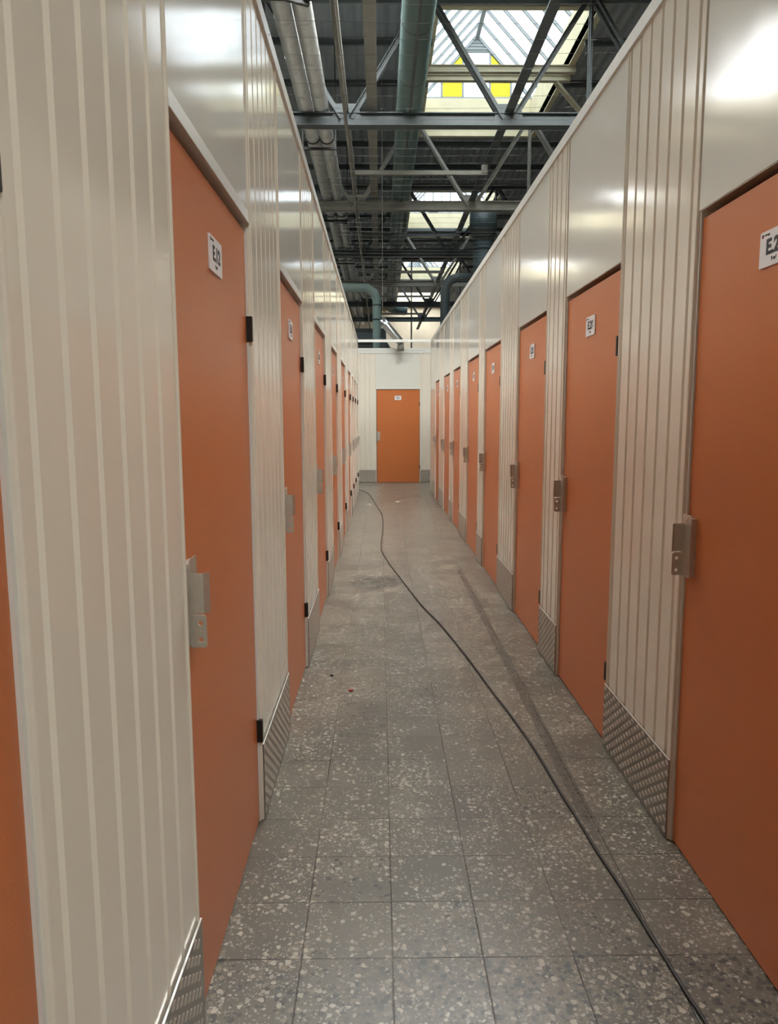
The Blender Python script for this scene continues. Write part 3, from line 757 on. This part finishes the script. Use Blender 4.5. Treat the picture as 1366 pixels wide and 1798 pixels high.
# slanting silver spout over the cross passage
m = MB(); m.tube([(0.04, 16.25, 3.56), (0.14, 16.25, 3.44), (0.41, 16.25, 3.12), (0.45, 16.25, 3.05)], [0.075, 0.09, 0.09, 0.085], n=24)
o = m.build('slanted_spout', M['silver']); tag(o, 'short slanted silver pipe above the far end wall', 'pipe')
m = MB(); m.tube([(0.44, 16.27, 3.10), (0.455, 16.27, 2.90)], [0.075, 0.07], n=20); m.build('spout_end', M['grey_steel'], o)
m = MB(); m.bar((0.06, 16.28, 3.5), (0.06, 16.28, CEIL - 0.001), 0.012, 0.012); m.build('hanger_rod', M['grey_steel'], o)
m = MB(); m.tube([(0.30, 22, 3.2), (0.05, 22, 3.6), (-0.2, 22, 3.75), (-1.4, 22, 3.75)], [0.16, 0.17, 0.18, 0.18], n=20); m.bar((-0.6, 22, 3.9), (-0.6, 22, CEIL - 0.001), 0.02, 0.02)
tag(m.build('low_duct', M['dark_steel']), 'dark low duct behind the slanted silver pipe', 'duct')
m = MB(); m.box(1.36, 1.42, 33.0, 33.06, 0, 8.4)
tag(m.build('slim_column', M['dark_steel']), 'slim dark upright column in front of the beige end wall', 'column')
m = MB(); m.box(-2.2, 0.25, 30, 31.2, 0, 5.0); m.box(-0.4, 0.1, 29.9, 30, 3.6, 4.6)
tag(m.build('dark_cabin', M['dark_steel'], bevel=0.03), 'dark boxy plant unit behind the teal pipe, far down the hall', 'plant unit')

# ------------------------------------------------------------------ thin wires over the corridor
wm = MB(); wm.tube([(XL + 0.0, 0, 0), (XL*0.4 + XR*0.6 - 0.3, 0, -0.006), (XR, 0.0, 0)], 0.0007, n=6); w_me = wm.mesh('overhead_wire', M['wire'])
y = 2.88
while y < 9.5:
    o = bpy.data.objects.new('overhead_wire', w_me); C.objects.link(o)
    o.location = (0, y, WALL_H + CAP + 0.002); o.rotation_euler = (0, 0, random.uniform(-0.02, 0.035))
    tag(o, 'thin taut wire stretched between the two wall tops', 'wire', 'wires over the corridor'); y += 0.133 + random.uniform(-0.012, 0.014)

# ------------------------------------------------------------------ cable and scraps on the floor
cab = [(-1.2, 15.3), (-0.62, 15.05), (-0.40, 14.77), (-0.22, 13.99), (-0.058, 12.0), (0.024, 10.93), (0.030, 9.52), (0.004, 8.166), (0.067, 7.40), (0.166, 6.665), (0.308, 5.656), (0.426, 5.016), (0.530, 4.304), (0.589, 3.812),
       (0.642, 3.417), (0.679, 3.06), (0.70, 2.712), (0.719, 2.469), (0.73, 2.295), (0.748, 2.114), (0.759, 1.945), (0.769, 1.80), (0.777, 1.672), (0.784, 1.602), (0.80, 1.30), (0.82, 0.6), (0.80, -1.0)]
def catmull(p, n=8):
    out = []
    for i in range(len(p) - 1):
        p0 = p[max(0, i-1)]; p1 = p[i]; p2 = p[i+1]; p3 = p[min(len(p)-1, i+2)]
        for k in range(n):
            t = k / n
            out.append(tuple(0.5*((2*p1[j]) + (-p0[j]+p2[j])*t + (2*p0[j]-5*p1[j]+4*p2[j]-p3[j])*t*t + (-p0[j]+3*p1[j]-3*p2[j]+p3[j])*t**3) for j in range(2)))
    out.append(p[-1]); return out
m = MB(); m.tube([(x, y, 0.0055) for x, y in catmull(cab)], 0.0052, n=10)
tag(m.build('power_cable', M['cable']), 'thin black cable snaking along the tiled floor', 'cable')
def scrap(name, pts, r, mat, label, cat):
    m = MB(); m.tube(pts, r, n=6); return tag(m.build(name, mat, loc=pts[0]), label, cat)
scrap('metal_shaving', [(0.195, 3.14, 0.002), (0.215, 3.10, 0.002), (0.222, 3.07, 0.002)], 0.0018, M['steel'], 'thin bright nail lying on the tiles in front of E.26', 'nail')
m = MB(); m.prism([(-0.176, 3.79), (-0.156, 3.785), (-0.152, 3.80), (-0.163, 3.812), (-0.178, 3.805)], 0.0, 0.008); tag(m.build('red_scrap', M['red_bit'], bevel=0.001), 'small red scrap on the floor', 'scrap')
m = MB(); m.prism([(-0.295, 4.03), (-0.275, 4.025), (-0.272, 4.04), (-0.288, 4.05)], 0.0, 0.007); tag(m.build('dark_scrap', M['black'], bevel=0.001), 'small dark crumb on the floor near the foot of door E.11', 'scrap')
for k, (x, y, s) in enumerate(((-0.20, 12.3, 0.05), (-0.165, 12.12, 0.03), (0.30, 12.7, 0.06))):
    m = MB(); m.add([(x - s, y, 0.002), (x, y - s*1.5, 0.004), (x + s, y + 0.01, 0.012), (x + 0.2*s, y + s*1.6, 0.003), (x, y, 0.018)], [(0, 1, 4), (1, 2, 4), (2, 3, 4), (3, 0, 4), (0, 3, 2, 1)])
    tag(m.build('paper_scrap', M['paper']), ['crumpled pale scrap far along the floor beside the cable', 'tiny pale scrap next to the larger one by the cable', 'pale scrap on its own, past the cable near the corridor end'][k], 'scrap')
